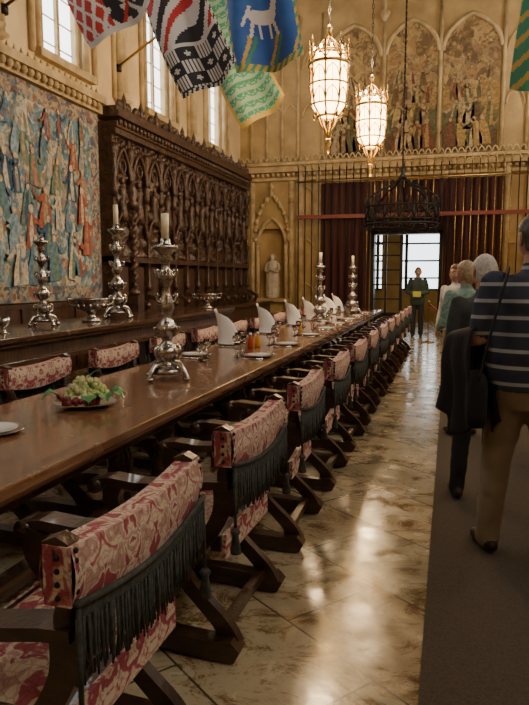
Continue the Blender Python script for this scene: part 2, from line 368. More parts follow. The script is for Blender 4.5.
for c,h in((-2.66,.70),(-1.13,.66),(.36,.70)):
    g=B(); A=[(c-h,4.78)]+arch(c,7.30,h,.82)+[(c+h,4.78)]
    fn=lambda u,v,d:(u,YB-.03-d,v)
    g.plate(fn,A,.0,'gilt_painting')
    n=len(A); g.add([(x,YB-.03,z) for x,z in A]+[(x,YB,z) for x,z in A],[(i,i+n,(i+1)%n+n,(i+1)%n) for i in range(n)],'gilt_painting')
    # hills and sky bands of the painted scene
    for zz_,m_,a_ in((6.9,'p_pale',.10),(6.45,'p_ochre',.14),(5.9,'p_green',.12),(5.2,'p_brown',.10)):
        ph_=R()*6; top=[(c-h+.01+(2*h-.02)*t/12,zz_+a_*math.sin(t*.6+ph_)) for t in range(13)]
        g.plate(lambda u,v,d,o_=(7.1-zz_)*.003:(u,YB-.032-d-o_,v),[(c-h+.01,4.8)]+top+[(c+h-.01,4.8)],.0005,m_ if m_!='p_pale' else 'gilt_painting')
    for row,(z,hh,m_) in enumerate(((6.5,.42,3),(6.0,.55,5),(5.45,.65,5),(4.84,.75,5))):
        for k in range(m_): robed(g,lambda u,v,d,row=row:(u,YB-.042-d-row*.004,v),c-h+.18+(2*h-.36)*(k+.2+R()*.5)/m_,z+R()*.1,hh,['p_ochre','p_red','p_brown','p_green','p_pale','gilt_painting','gilt_painting'],'p_skin')
    g.obj('wall_painting')
# vestibule
b=B(); b.box(-4.2,-4.0,YB+.4,23.6,0,3.6,'stone_cream'); b.box(1.8,2.0,YB+.4,23.6,0,3.6,'stone_cream'); b.box(-4.2,2,YB+.4,23.6,3.6,3.7,'stone_cream')
b.box(-4.2,2,23.4,23.6,0,1.1,'stone_back'); b.box(-4.2,2,23.4,23.6,3.1,3.6,'stone_cream'); b.box(-2.35,-1.7,23.3,23.4,0,3.6,'stone_back')
b.obj('wall_vestibule')
b=B(); b.box(-4.0,1.8,23.45,23.5,1.1,3.1,'door_daylight')
for x in(-3.4,-2.95,-2.5,-1.5,-.35,.45,1.0): b.box(x-.05,x+.05,23.3,23.42,1.1,3.1,'grey_cloth')
for z in(1.1,1.5,2.1,2.7): b.box(-4,1.8,23.32,23.42,z-.03,z+.03,'iron')
b.obj('window_20')
b=B()
b.box(DX0,DX0+.09,YB-.03,YB+.42,0,DZ,'iron'); b.box(DX1-.09,DX1,YB-.03,YB+.42,0,DZ,'iron'); b.box(DX0,DX1,YB-.03,YB+.42,DZ-.09,DZ,'iron')
b.box(DX0+.78,DX0+.86,YB+.1,YB+.16,0,DZ-.1,'iron'); b.box(DX0+.38,DX0+.43,YB+.1,YB+.16,0,DZ-.1,'iron'); b.box(DX0+.09,DX0+.80,YB+.1,YB+.16,0,.55,'iron')
for z in(.5,.9,1.3,1.7,2.1,2.45): b.box(DX0+.05,DX0+.82,YB+.11,YB+.15,z,z+.04,'iron')
b.obj('door_1')
def curtain(name,x0,x1,z0,z1,y):
    b=B(); n=int((x1-x0)/.035)
    b.surf(lambda u,v:(x0+(x1-x0)*u, y+.05*math.sin(u*(x1-x0)*2*pi/.21)+.012*math.sin(u*31+v*5), z1+(z0-z1)*v),n,6,'red_drape'); b.obj(name,solid=.01)
curtain('curtain',-3.5,DX0-.02,.03,4.1,YB-.14); curtain('curtain',DX1+.02,1.25,.03,4.1,YB-.14); curtain('curtain',DX0,DX1,DZ,4.1,YB-.14)
b=B(); y=YB-.34
b.box(-4.15,1.95,y-.03,y+.03,3.12,3.22,'red_paint'); b.tube([(-4.15,y,4.12),(1.95,y,4.12)],.025,'brass')
x=-4.1
while x<1.95:
    ok=DX0-.02<x<DX1+.02
    b.tube([(x,y,DZ+.1 if ok else .0),(x,y,4.5)],.016,'iron' if int(x*10)%2 else 'brass',6)
    b.lathe([(.0,0),(.025,.05),(0,.16)],(x,y,4.5),'brass',6)
    x+=.19
b.obj('iron_screen')
b=B(); RR=.86
for z,t in((0,.035),(.10,.018),(.42,.025)): b.tube([(RR*math.cos(pi*k/18),RR*math.sin(pi*k/18),z) for k in range(36)],t,'iron',6,closed=True)
nn=16
for k in range(nn):
    a0=2*pi*k/nn; a1=2*pi*(k+1)/nn; am=(a0+a1)/2
    P=lambda a,z,r=RR:(r*math.cos(a),r*math.sin(a),z)
    b.tube([P(a0,-.05),P(a0,.5)],.018,'iron',6); b.lathe([(.0,-.14),(.03,-.06),(.01,0)],P(a0,-.04),'iron',6)
    b.tube([P(a0+(am-a0)*.05,.1),P(a0+(am-a0)*.3,.28),P(am,.42),P(a1-(a1-am)*.3,.28),P(a1-(a1-am)*.05,.1)],.014,'iron',5)
    b.tube([P(am+.11*math.cos(t*pi/4),.2+.08*math.sin(t*pi/4)) for t in range(8)],.011,'iron',5,closed=True)
    b.lathe([(.03,0),(.01,.05),(.035,.09),(0,.2)],P(am,.43),'iron',6)
for k in range(8):
    a=pi*k/4; c_,s_=math.cos(a),math.sin(a)
    b.tube(smoothpath([(RR*c_,RR*s_,.42),(RR*.93*c_,RR*.93*s_,.62),(RR*.65*c_,RR*.65*s_,.82),(RR*.28*c_,RR*.28*s_,.95),(.05*c_,.05*s_,1.12)]),.024,'iron',6)
    for q,z in((.93,.62),(.65,.84),(.3,.97)): b.lathe([(.03,0),(.012,.04),(0,.12)],(RR*q*c_,RR*q*s_,z),'iron',6)
b.lathe([(.05,1.05),(.09,1.12),(.04,1.2),(.06,1.28),(0,1.4)],(0,0,0),'iron',10)
zz=1.36
while zz<ZC-2.8: b.lathe([(.012,0),(.022,.04),(.022,.1),(.012,.14)],(0,0,zz),'iron',6); zz+=.13
b.obj('iron_chandelier',(-1.16,15.9,2.76))
def statue():
    b=B(); 
    b.lathe([(.16,0),(.17,.05),(.13,.08)],(0,0,0),'stone_statue',12)
    b.surf(lambda u,v:((.145-.04*v+.035*math.sin(v*pi))*math.cos(2*pi*u)*(1+.07*math.sin(2*pi*u*9)*(1-v)),(.11-.03*v+.02*math.sin(v*pi))*math.sin(2*pi*u)*(1+.07*math.sin(2*pi*u*9)*(1-v)),.08+.82*v),54,14,'stone_statue')
    b.sph((0,0,.88),(.13,.085,.07),'stone_statue'); b.sph((0,-.01,1.0),(.055,.065,.08),'stone_statue'); b.sph((0,.01,1.02),(.07,.07,.08),'stone_statue')
    for s_ in(-1,1): b.tube(smoothpath([(s_*.12,0,.87),(s_*.16,-.03,.72),(s_*.10,-.13,.66),(s_*.02,-.16,.72)]),[.04]*7+[.035]*6+[.025]*6,'stone_statue')
    b.sph((.0,-.16,.74),(.05,.03,.06),'stone_statue')
    return b
statue().obj('stone_statue',(NX,YB+.06,.92)).scale=(1.25,1.2,1.15)
# ---------------------------------------------------------------- tapestry + stalls
b=B(); y0,y1,z0,z1=1.5,9.95,1.15,4.22
b.surf(lambda u,v:(XL+.12+.012*math.sin(u*60),y0+(y1-y0)*u,z1+(z0-z1)*v),120,40,
   lambda u,v:'tapestry_border' if (v<.07 or v>.93 or u>.97 or u<.03) else 'tapestry_weave')
for row,(z,hh,n) in enumerate(((3.5,.42,22),(3.1,.48,22),(2.65,.55,20),(2.2,.6,20),(1.75,.66,18),(1.38,.7,18))):
    for k in range(n):
        robed(b,lambda u,v,d,row=row:(XL+.134+d+row*.0035,u,v),y0+.4+(y1-y0-.8)*(k+.1+.8*R())/n,z+R()*.16,hh,['t_blue','t_cream','t_rust','t_green','t_navy','t_tan','t_sky','t_blue','t_rose','t_cream','tapestry_weave','tapestry_weave'],'t_face')
b.obj('tapestry')
b=B(); b.box(XL,XL+.16,1.2,10.05,4.25,4.40,'stone_trim'); b.box(XL,XL+.24,1.2,10.05,4.40,4.52,'stone_trim')
for i in range(58): b.sph((XL+.2,1.3+i*.15,4.34),(.05,.055,.06),'stone_trim',8,5)
for i in range(58): b.lathe([(.05,0),(.02,.06),(0,.12)],(XL+.17,1.3+i*.15,4.52),'stone_trim',6)
b.obj('trim_1')
b=B(); b.box(XL,XL+.08,-4,10.05,0,1.13,'oak_dark'); b.box(XL,XL+.11,-4,10.05,1.06,1.13,'oak_dark')
for i in range(20): b.box(XL+.08,XL+.11,-3.8+i*.68,-3.72+i*.68,.1,1.06,'oak_dark')
b.obj('trim_2')
def stalls():
    b=B(); Y0,Y1=10.1,17.7; X=XL+.01
    b.box(X,X+.18,Y0,Y1,.0,4.05,'oak_carved')
    L=Y1-Y0
    def rel(u,v):
        yy=Y0+L*u; zz=1.9+2.1*v
        p=Vector((yy*3.0,zz*3.0,0)); 
        h=abs(noise.noise(p*1.3))*.14+abs(noise.noise(p*3.1))*.08
        bay=((yy-Y0)/.654)%1; 
        return (X+.19+h*(1 if .08<bay<.92 else .4),yy,zz)
    b.surf(rel,360,90,'oak_carved')
    n=12; w=L/n
    for i in range(n+1):
        y=Y0+w*i; y=min(max(y,Y0+.04),Y1-.04)
        b.lathe([(.06,0),(.06,.1),(.035,.14),(.03,.5),(.05,.55),(.03,.6),(.03,1.0),(.055,1.05),(.06,1.15)],(X+.30,y,1.25),'oak_carved',10)
        b.lathe([(.05,0),(.07,.1),(.04,.25),(.08,.45),(.05,.6),(.09,.75),(.1,.9)],(X+.28,y,2.9),'oak_carved',8)
        b.box(X+.18,X+.28,y-.04,y+.04,.0,4.0,'oak_carved')
        b.ribbon([(X+.2,1.15),(X+.4,1.12),(X+.58,1.0),(X+.52,.85),(X+.56,.7),(X+.6,.5),(X+.6,.0)],[.1,.08,.08,.07,.09,.08,.1],y-.03,y+.03,'oak_carved')
        b.sph((X+.58,y,1.0),.06,'oak_carved')
    for i in range(n):
        c=Y0+w*(i+.5)
        b.box(X+.18,X+.56,c-w/2+.04,c+w/2-.04,.42,.48,'oak_dark')
        b.box(X+.2,X+.24,c-w*.36,c+w*.36,.6,1.7,'oak_dark')
        b.tube([(X+.30,p[0],p[1]) for p in arch(c,2.25,w*.42,.42)],.03,'oak_carved')
        b.tube([(X+.31,p[0],p[1]) for p in arch(c,3.2,w*.42,.55)],.035,'oak_carved')
        b.tube([(X+.30,c+.11*math.cos(t*pi/6),3.45+.11*math.sin(t*pi/6)) for t in range(12)],.022,'oak_carved',6,closed=True)
        b.lathe([(.09,0),(.11,.1),(.07,.4),(.09,.55),(.03,.62)],(X+.27,c,2.5),'oak_carved',10); b.sph((X+.28,c,3.2),(.055,.05,.07),'oak_carved')
        b.lathe([(.0,0),(.06,.08),(.03,.14),(.05,.2),(0,.34)],(X+.36,c,4.35),'oak_carved',8)
        for t in range(7): b.sph((X+.26,c-w*.42+t*w*.14,3.82+.03*math.sin(t*2)),(.05,.035,.06),'oak_carved',8,6)
    b.box(X,X+.34,Y0,Y1,1.78,1.88,'oak_carved')
    for z,e in((3.95,.36),(4.05,.40),(4.22,.44),(4.30,.40)): b.box(X,X+e,Y0-(e-.3)*.3,Y1,z,z+.10,'oak_carved')
    for i in range(50): b.sph((X+.41,Y0+.07+i*.15,4.14),(.05,.055,.06),'oak_carved',8,5)
    for i in range(25): b.sph((X+.36,Y0+.15+i*.3,4.45),(.06,.1,.09),'oak_carved',8,6)
    b.box(X+.95,X+1.0,Y0+1.5,Y1-.1,.0,.8,'oak_dark'); b.box(X+.88,X+1.1,Y0+1.5,Y1-.1,.8,.86,'oak_dark'); b.box(X+1.0,X+1.35,Y0+1.5,Y1-.1,.38,.44,'oak_dark')
    for i in range(9): b.box(X+1.0,X+1.3,Y0+1.6+i*.68,Y0+1.66+i*.68,0,.38,'oak_dark'); 
    pts=[(X+.62+.035*math.cos(t*.9),Y0+.05+.035*math.sin(t*.9),1.3+t*.03) for t in range(46)]
    b.tube(pts,.045,'oak_carved',8); b.lathe([(.1,0),(.1,.06),(.05,.12)],(X+.62,Y0+.05,1.2),'oak_carved'); b.lathe([(.05,0),(.1,.1),(.06,.16),(.1,.3),(0,.5)],(X+.62,Y0+.05,2.66),'oak_carved')
    b.box(X+.5,X+.74,Y0-.07,Y0+.17,0,1.2,'oak_carved')
    return b
stalls().obj('choir_stalls')
# ---------------------------------------------------------------- tables
b=B(); T0,T1,TX0,TX1=.6,14.3,-2.38,-1.41
b.box(TX0,TX1,T0,T1,.755,.80,'table_wood'); b.box(TX0+.015,TX1-.015,T0+.015,T1-.015,.735,.755,'table_wood'); b.box(TX0+.035,TX1-.035,T0+.035,T1-.035,.72,.735,'table_wood')
b.box(TX0+.34,TX1-.17,T0+.25,T1-.25,.62,.72,'side_wood')
for y in(1.2,3.6,6.0,8.4,10.8,13.6):
    for x in(TX0+.38,TX1-.28):
        b.lathe([(.07,.08),(.075,.12),(.05,.16),(.08,.26),(.085,.34),(.05,.44),(.045,.5),(.07,.54),(.07,.62)],(x,y,0),'side_wood',14)
    b.box(TX0+.12,TX1-.12,y-.08,y+.08,0,.085,'side_wood')
b.box((TX0+TX1)/2-.05,(TX0+TX1)/2+.05,1.2,13.6,.085,.15,'side_wood')
b.obj('dining_table',bevel=.006)
b=B(); S0,S1,SX0,SX1,SZ=2.0,11.0,-4.75,-3.72,.97
b.box(SX0,SX1,S0,S1,SZ-.05,SZ,'side_wood'); b.box(SX0+.03,SX1-.03,S0+.03,S1-.03,SZ-.09,SZ-.05,'side_wood'); b.box(SX0+.08,SX1-.08,S0+.1,S1-.1,SZ-.22,SZ-.09,'oak_dark')
b.box(SX0+.02,SX1-.0,S0+.1,S1-.1,SZ-.27,SZ-.22,'side_wood')
for y in(2.3,4.5,6.7,8.7,10.7):
    for x in(SX0+.16,SX1-.16): b.lathe([(.06,.1),(.07,.15),(.04,.2),(.08,.32),(.05,.45),(.04,.5),(.07,.56),(.07,.7)],(x,y,0),'oak_dark',12)
    b.box(SX0+.08,SX1-.08,y-.05,y+.05,.04,.1,'oak_dark')
    for x in(SX0+.16,SX1-.16): b.sph((x,y,.04),(.06,.06,.04),'oak_dark')
b.box(SX0+.1,SX1-.1,S0+.2,S1-.2,.1,.14,'oak_dark')
b.obj('sideboard_table',bevel=.005)
# ---------------------------------------------------------------- chair
def chair():
    b=B()
    A=[(p.x,p.z) for p in smoothpath([(-.50,0,.05),(-.46,0,.13),(-.34,0,.25),(-.24,0,.36),(-.10,0,.46),(-.01,0,.60),(.0,0,.73)],4)]
    C=[(p.x,p.z) for p in smoothpath([(.02,0,.05),(-.02,0,.13),(-.14,0,.25),(-.24,0,.36),(-.40,0,.46),(-.50,0,.58),(-.49,0,.67)],4)]
    n=len(A); W=[.085-.035*math.sin(pi*i/(n-1)*1.0)+.03*(math.exp(-((i-n/2)/3)**2)) for i in range(n)]
    HW=.358
    for s_ in(-1,1):
        y=s_*.30
        b.ribbon(A,W,y-.022,y+.022,'oak_chair'); b.ribbon(C,W,y-.022-s_*.03,y+.022-s_*.03,'oak_chair')
        b.ribbon([(.06,.035),(.03,.05),(-.04,.045),(-.24,.06),(-.44,.045),(-.52,.05),(-.56,.035)],[.05,.09,.08,.07,.08,.09,.05],y-.04,y+.035,'oak_chair')
        M=b.M; b.M=Matrix.Translation((-.24,y,.36))@Matrix.Rotation(pi/2,4,'X'); b.lathe([(.0,-.05),(.035,-.045),(.05,-.03),(.05,.03),(.035,.045),(0,.05)],(0,0,0),'oak_chair',14); b.M=M
        b.ribbon([(.03,.72),(-.05,.715),(-.2,.69),(-.36,.68),(-.48,.69),(-.54,.675)],[.03,.032,.034,.034,.034,.04],y-.045,y+.045,'oak_chair')
        M=b.M; b.M=Matrix.Translation((-.545,y,.668))@Matrix.Rotation(pi/2,4,'X'); b.lathe([(.0,-.055),(.03,-.05),(.032,.05),(0,.055)],(0,0,0),'oak_chair',12); b.M=M
        b.ribbon([(.03,.60),(.045,.66),(.02,.72)],[.03,.05,.03],y-.03,y+.03,'oak_chair')
        b.tube(smoothpath([(0,y,.70),(.008,s_*.315,.78),(.012,s_*.332,.88),(.012,s_*.336,.93)],4),[.032]*4+[.026]*4+[.028]*5,'oak_chair',8)
        b.ribbon([(-.018,.932),(.015,.943),(.043,.932)],[.016,.022,.016],s_*.336-.022,s_*.336+.022,'oak_chair')
    b.tube([(-.24,-.30,.36),(-.24,.30,.36)],.022,'oak_chair')
    b.box(-.06,-.02,-.30,.30,.44,.50,'oak_chair'); b.box(-.47,-.43,-.30,.30,.44,.50,'oak_chair')
    b.box(-.05,-.01,-.28,.28,.08,.12,'oak_chair')
    for dz,mt in((.045,'damask'),(0,'damask')):
        b.surf(lambda u,v:(-.02-.46*u,-.29+.58*v,.49+dz*(4*v*(1-v))**.4*(4*u*(1-u))**.4-.012*math.sin(pi*v)),12,14,mt)
    b.box(-.48,-.465,-.28,.28,.40,.50,'damask'); b.box(-.02,-.005,-.28,.28,.40,.50,'damask')
    def zt(v): return .935-.022*math.sin(pi*v)
    def zb(v): return .805-.04*math.sin(pi*v)
    for sx,off in((1,.050),(-1,-.016)):
        b.surf(lambda u,v:(off+.012*math.sin(pi*v)+sx*.012*math.sin(pi*u),-HW+2*HW*v,zb(v)+(zt(v)-zb(v))*u),8,30,'damask')
    for z in(zt,zb): b.surf(lambda u,v:(-.016+.066*u+.012*math.sin(pi*v),-HW+2*HW*v,z(v)),2,30,'damask')
    for s_ in(-1,1):
        b.box(-.016,.050,s_*HW-.004,s_*HW+.004,.80,.935,'damask')
        for k in range(6): b.sph((.057,s_*(HW-.012),.81+k*.023),(.006,.007,.007),'iron',8,5)
        for k in range(4): b.sph((.02,s_*(HW+.006),.82+k*.03),(.007,.006,.007),'iron',8,5)
    b.tube([(.063+.012*math.sin(pi*k/20),-HW+2*HW*k/20,zb(k/20)+.004) for k in range(21)],.009,'fringe',6)
    b.surf(lambda u,v:(.060+.012*math.sin(pi*v),-HW+2*HW*v,zb(v)-.05*u),2,30,'fringe')
    for k in range(120):
        v=k/119; y=-HW+2*HW*v; x=.060+.012*math.sin(pi*v)+.006*math.sin(k*2.3); L=.170+.012*math.sin(k*1.7)
        b.tube([(x,y,zb(v)-.03),(x+.003*math.sin(k),y+.002,zb(v)-.11),(x+.006*math.sin(k*1.3),y+.004*math.sin(k*.9),zb(v)-L)],[.0042,.0042,.003],'fringe',4)
    for s_ in(-1,1):
        b.tube([(.062,s_*(HW-.005),.80),(.066,s_*HW,.56)],.006,'fringe',6); b.lathe([(.008,0),(.02,-.015),(.012,-.03),(.022,-.09),(.02,-.10)],(.066,s_*HW,.57),'fringe',8)
    return b
cm=chair().mesh('dining_chair')
for k in range(12): inst(cm,'dining_chair',(-.80,1.49+1.06*k,0),random.uniform(-.03,.03))
for k in range(12): inst(cm,'dining_chair',(-2.66,1.60+1.06*k,0),pi+random.uniform(-.03,.03))
# ---------------------------------------------------------------- candlesticks
def candlestick(candle=.17):
    b=B()
    prof=[(.0,.045),(.12,.045),(.135,.06),(.115,.085),(.06,.105),(.045,.135),(.08,.165),(.095,.195),(.085,.225),(.05,.25),(.032,.275),(.045,.30),(.072,.335),(.078,.37),(.05,.41),(.028,.44),(.042,.47),(.056,.51),(.048,.56),(.03,.60),(.025,.65),(.045,.69),(.06,.72),(.05,.75),(.028,.78),(.028,.82),(.05,.845),(.036,.87),(.055,.895),(.085,.915),(.09,.935),(.04,.945),(.034,.955),(.034,.985),(.0,.985)]
    b.lathe(prof,(0,0,0),'silver',24)
    for k in range(4):
        a=k*pi/2+pi/4; c,s_=math.cos(a),math.sin(a)
        b.tube(smoothpath([(c*.06,s_*.06,.12),(c*.13,s_*.13,.10),(c*.17,s_*.17,.05),(c*.185,s_*.185,.02),(c*.165,s_*.165,.02)]),[.018]*8+[.016]*8+[.012],'silver'); b.sph((c*.175,s_*.175,.018),(.028,.028,.018),'silver')
        b.tube(smoothpath([(c*.05,s_*.05,.14),(c*.11,s_*.11,.17),(c*.12,s_*.12,.22),(c*.09,s_*.09,.24)]),.011,'silver',6)
    for z,r in((.30,.05),(.53,.045),(.70,.045)):
        for k in range(6):
            a=k*pi/3+z; c,s_=math.cos(a),math.sin(a)
            b.tube(smoothpath([(c*r*.7,s_*r*.7,z),(c*r*1.7,s_*r*1.7,z+.03),(c*r*1.8,s_*r*1.8,z+.07),(c*r*1.3,s_*r*1.3,z+.06)],4),.008,'silver',6)
    if candle: b.lathe([(.026,.985),(.026,.985+candle),(.012,.99+candle),(0,.99+candle)],(0,0,0),'candle_wax',16); b.tube([(0,0,.98+candle),(.002,0,1.005+candle)],.002,'iron',5)
    return b
cs=candlestick().mesh('candlestick')
for x,y,s_ in((-1.87,4.06,.98),(-1.98,10.1,.95),(-1.85,12.75,.98)): inst(cs,'candlestick',(x,y,.80),R(),s_)
inst(candlestick(.20).mesh('candlestick_tall'),'candlestick',(-4.25,7.7,SZ),.4,1.25)
inst(candlestick(.0).mesh('candlestick_nc'),'candlestick',(-4.35,6.2,SZ),.4,1.0)
def bowl():
    b=B(); b.lathe([(.0,0),(.11,0),(.12,.02),(.06,.05),(.04,.09),(.07,.12),(.17,.16),(.215,.22),(.22,.27),(.235,.285),(.21,.28),(.19,.22),(.1,.15),(0,.14)],(0,0,0),'silver',28)
    for s_ in(-1,1): b.tube(smoothpath([(s_*.2,0,.2),(s_*.27,0,.22),(s_*.28,0,.28),(s_*.22,0,.27)]),.012,'silver')
    for k in range(16): b.sph((.20*math.cos(k*pi/8),.20*math.sin(k*pi/8),.20),(.018,.018,.03),'silver',8,6)
    return b
bm=bowl().mesh('silver_bowl'); inst(bm,'silver_bowl',(-4.2,6.95,SZ),.9,1.0); inst(bm,'silver_bowl',(-4.1,10.6,SZ),.5,.9)
b=B(); b.lathe([(.0,0),(.06,0),(.02,.02),(.02,.06),(.06,.1),(.07,.16),(.05,.15),(0,.1)],(0,0,0),'silver',16); b.obj('silver_goblet',(-4.1,5.2,SZ))
# ---------------------------------------------------------------- fruit plate
b=B(); b.lathe([(0,0),(.09,0),(.16,.02),(.175,.028),(.16,.024),(.09,.01),(0,.01)],(0,0,0),'silver_plain',32)
for k in range(125):
    a=R()*2*pi; r=math.sqrt(R())*.12; z=.03+.135*(1-(r/.13)**2)*(.55+.45*R())
    b.sph((r*math.cos(a)-.01,r*math.sin(a)+.02,z),(.0165,.0165,.019),'grape_green',10,7)
for k in range(30):
    a=-pi/2+(R()-.5)*2.2; r=.10+R()*.05; b.sph((r*math.cos(a),r*math.sin(a),.028+.03*R()),(.016,.016,.017),'grape_red',10,7)
for k,(x,y,a) in enumerate(((.11,-.06,-.5),(.12,0,.1),(.08,-.11,-1.0),(-.10,-.09,-2.4),(.10,.06,.5))):
    M=Matrix.Translation((x,y,.045))@Matrix.Rotation(a,4,'Z'); b.M=M
    b.surf(lambda u,v:(.10*u,(v-.5)*.11*math.sin(pi*min(1,u*.92+.08))*(1+.25*math.sin(u*18)),.04*math.sin(pi*u)+.012*abs(v-.5)*2),10,6,'leaf')
b.M=Matrix.Identity(4)
b.tube(smoothpath([(0,.02,.15),(.02,.05,.18),(.05,.06,.19)]),.003,'leaf',6)
b.obj('fruit_plate',(-1.91,3.08,.80))
# ---------------------------------------------------------------- table settings
def plate():
    b=B(); b.lathe([(0,0),(.09,0),(.14,.016),(.145,.02),(.135,.018),(.09,.008),(0,.008)],(0,0,0),'silver_plain',32)
    b.lathe([(0,.008),(.06,.008),(.11,.022),(.115,.026),(.105,.024),(.06,.014),(0,.014)],(0,0,0),'porcelain',32); return b
def glass(h=.17,r=.035):
    b=B(); b.lathe([(0,0),(r,0),(r*.95,.004),(.005,.01),(.004,h*.45),(r*.6,h*.55),(r,h*.75),(r*.9,h),(r*.84,h),(r*.94,h*.75),(r*.5,h*.57),(0,h*.52)],(0,0,0),'glass',18); return b
def napkin():
    b=B(); H=.30
    def f(u,v):
        a=(u-.5)*1.5*pi; w=.085*(1-.30*v); lean=-.06*v*v
        top=1-.42*(u)**1.3*v
        return (w*math.sin(a)*1.1+lean,-w*math.cos(a)*.45,H*v*top)
    b.surf(f,24,14,'linen'); 
    b.surf(lambda u,v:((u-.5)*.15*(1-v*.5)-.03*v,.012*math.sin(v*3),H*.85*v*(1-.3*u)),8,8,'linen'); return b
def cutlery():
    b=B()
    for i,x in enumerate((-.17,-.195,.17,.195)):
        b.tube([(x,-.09,.006),(x,.03,.007),(x,.05,.006)],[.005,.003,.003],'silver_plain',6)
        if i<2:
            for k in(-1,0,1): b.tube([(x+k*.003,.05,.006),(x+k*.006,.065,.004),(x+k*.006,.10,.006)],.0018,'silver_plain',5)
            b.sph((x,.06,.005),(.01,.012,.003),'silver_plain',8,5)
        else: b.sph((x,.075,.006),(.011,.035,.004),'silver_plain',8,6)
    return b
pm,gm,gm2,nm,km=plate().mesh('dinner_plate'),glass().mesh('wine_glass'),glass(.13,.03).mesh('water_glass'),napkin().mesh('napkin'),cutlery().mesh('cutlery_set')
for j,y in enumerate((5.45,6.5,7.65,8.7,9.7,10.75,11.8,12.9)):
    inst(pm,'dinner_plate',(-1.62,y,.80)); inst(km,'cutlery_set',(-1.62,y,.80),pi/2)
    inst(gm,'wine_glass',(-1.80,y+.14,.80)); inst(gm2,'water_glass',(-1.78,y+.03,.80)); inst(gm2,'water_glass',(-1.79,y-.10,.80))
    yl=(5.35,6.3,7.8,9.25,10.45,11.5,12.3,13.2)[j]
    inst(pm,'dinner_plate',(-2.20,yl,.80)); inst(km,'cutlery_set',(-2.20,yl,.80),-pi/2)
    inst(gm,'wine_glass',(-2.02,yl-.14,.80)); inst(gm2,'water_glass',(-2.04,yl-.26,.80)); inst(gm,'wine_glass',(-1.98,yl-.36,.80))
    if j>0: inst(nm,'napkin',(-2.20,yl,.828),.25+.2*math.sin(j*3),1.2)
inst(pm,'dinner_plate',(-1.98,2.40,.80))
def bottle(m):
    b=B(); b.lathe([(0,0),(.028,0),(.03,.01),(.03,.08),(.012,.11),(.012,.135),(0,.135)],(0,0,0),m,14); b.lathe([(.015,.135),(.015,.155),(0,.158)],(0,0,0),'linen',12); return b
for n_,m_,x,y in(('sauce_bottle','sauce_red',-1.90,6.10),('sauce_bottle','sauce_amber',-1.86,6.22),('sauce_bottle','sauce_amber',-1.90,8.3),('sauce_bottle','sauce_red',-1.90,9.2)): bottle(m_).obj(n_,(x,y,.80))
# ---------------------------------------------------------------- lanterns
def lantern():
    b=B(); n=8
    b.lathe([(.13,-.46),(.22,-.34),(.245,-.1),(.245,.22),(.20,.34)],(0,0,0),'lantern_glass',8,False)
    def P(k,r,z): a=2*pi*k/n; return (r*math.cos(a),r*math.sin(a),z)
    for k in range(n):
        b.tube([P(k,.14,-.47),P(k,.235,-.34),P(k,.262,-.1),P(k,.262,.24)],.014,'brass',6)
        b.tube([P(k,.275,.2),P(k,.275,.46)],[.018,.016],'brass',6); b.lathe([(.024,0),(.01,.06),(0,.14)],P(k,.275,.44),'brass',6)
        b.tube(smoothpath([P(k,.262,.24),P(k,.22,.38),P(k,.12,.50),P(k,.05,.56),P(k,.03,.62)],3),.012,'brass',6)
        b.tube(smoothpath([P(k,.14,-.47),P(k,.10,-.58),P(k,.05,-.66),P(k,.02,-.78)],3),.012,'brass',6)
        for z in(-.30,-.02):
            p,q=Vector(P(k,.25 if z<-.2 else .262,z)),Vector(P(k+1,.25 if z<-.2 else .262,z))
            m_=(p+q)/2; b.tube([p,p.lerp(m_,.35)+Vector((0,0,.14)),m_+Vector((0,0,.2)),q.lerp(m_,.35)+Vector((0,0,.14)),q],.008,'brass',5)
            b.tube([m_-Vector((0,0,.02)),m_+Vector((0,0,.2))],.005,'brass',5)
        p,q=Vector(P(k,.27,.24)),Vector(P(k+1,.27,.24)); m_=(p+q)/2
        b.tube([p,m_+Vector((0,0,.16)),q],.01,'brass',5); b.lathe([(.015,0),(0,.08)],m_+Vector((0,0,.15)),'brass',6)
        b.lathe([(.012,0),(.022,-.03),(0,-.09)],P(k,.20,-.42),'brass',6)
        b.sph(P(k+.5,.20,.42),(.016,.016,.028),'bulb',8,6)
    for r,z,t in((.15,-.47,.02),(.25,-.32,.013),(.268,-.05,.013),(.275,.22,.024),(.23,.37,.014)): b.tube([P(k/3,r,z) for k in range(24)],t,'brass',6,closed=True)
    b.lathe([(0,.58),(.05,.60),(.03,.66),(.05,.70),(0,.76)],(0,0,0),'brass',10)
    b.lathe([(0,-.74),(.03,-.78),(.05,-.83),(.02,-.88),(.03,-.92),(0,-1.0)],(0,0,0),'brass',10)
    return b
def put_lantern(x,y,z,s_):
    b=lantern(); top=(ZC-z)/s_
    k=0; zz=.74
    while zz<top:
        M=b.M; b.M=Matrix.Rotation(pi/2*(k%2),4,'Z')
        b.tube([(.018*math.cos(t*pi/4),0,zz+.04+.045*math.sin(t*pi/4)) for t in range(8)],.006,'iron',5,closed=True); b.M=M
        zz+=.078; k+=1
    o=b.obj('hanging_lantern',(x,y,z)); o.scale=(s_,)*3
    for dz,e in((-.75,150),(.75,130)):
        l=bpy.data.lights.new('lantern_light','POINT'); l.energy=e; l.color=(1,.68,.36); l.shadow_soft_size=.2
        lo=bpy.data.objects.new('lantern_light',l); bpy.context.collection.objects.link(lo); lo.parent=o; lo.location=(0,.0,dz*1.3)
put_lantern(-1.73,9.3,4.25,1.02); put_lantern(-1.44,11.9,4.31,1.02)
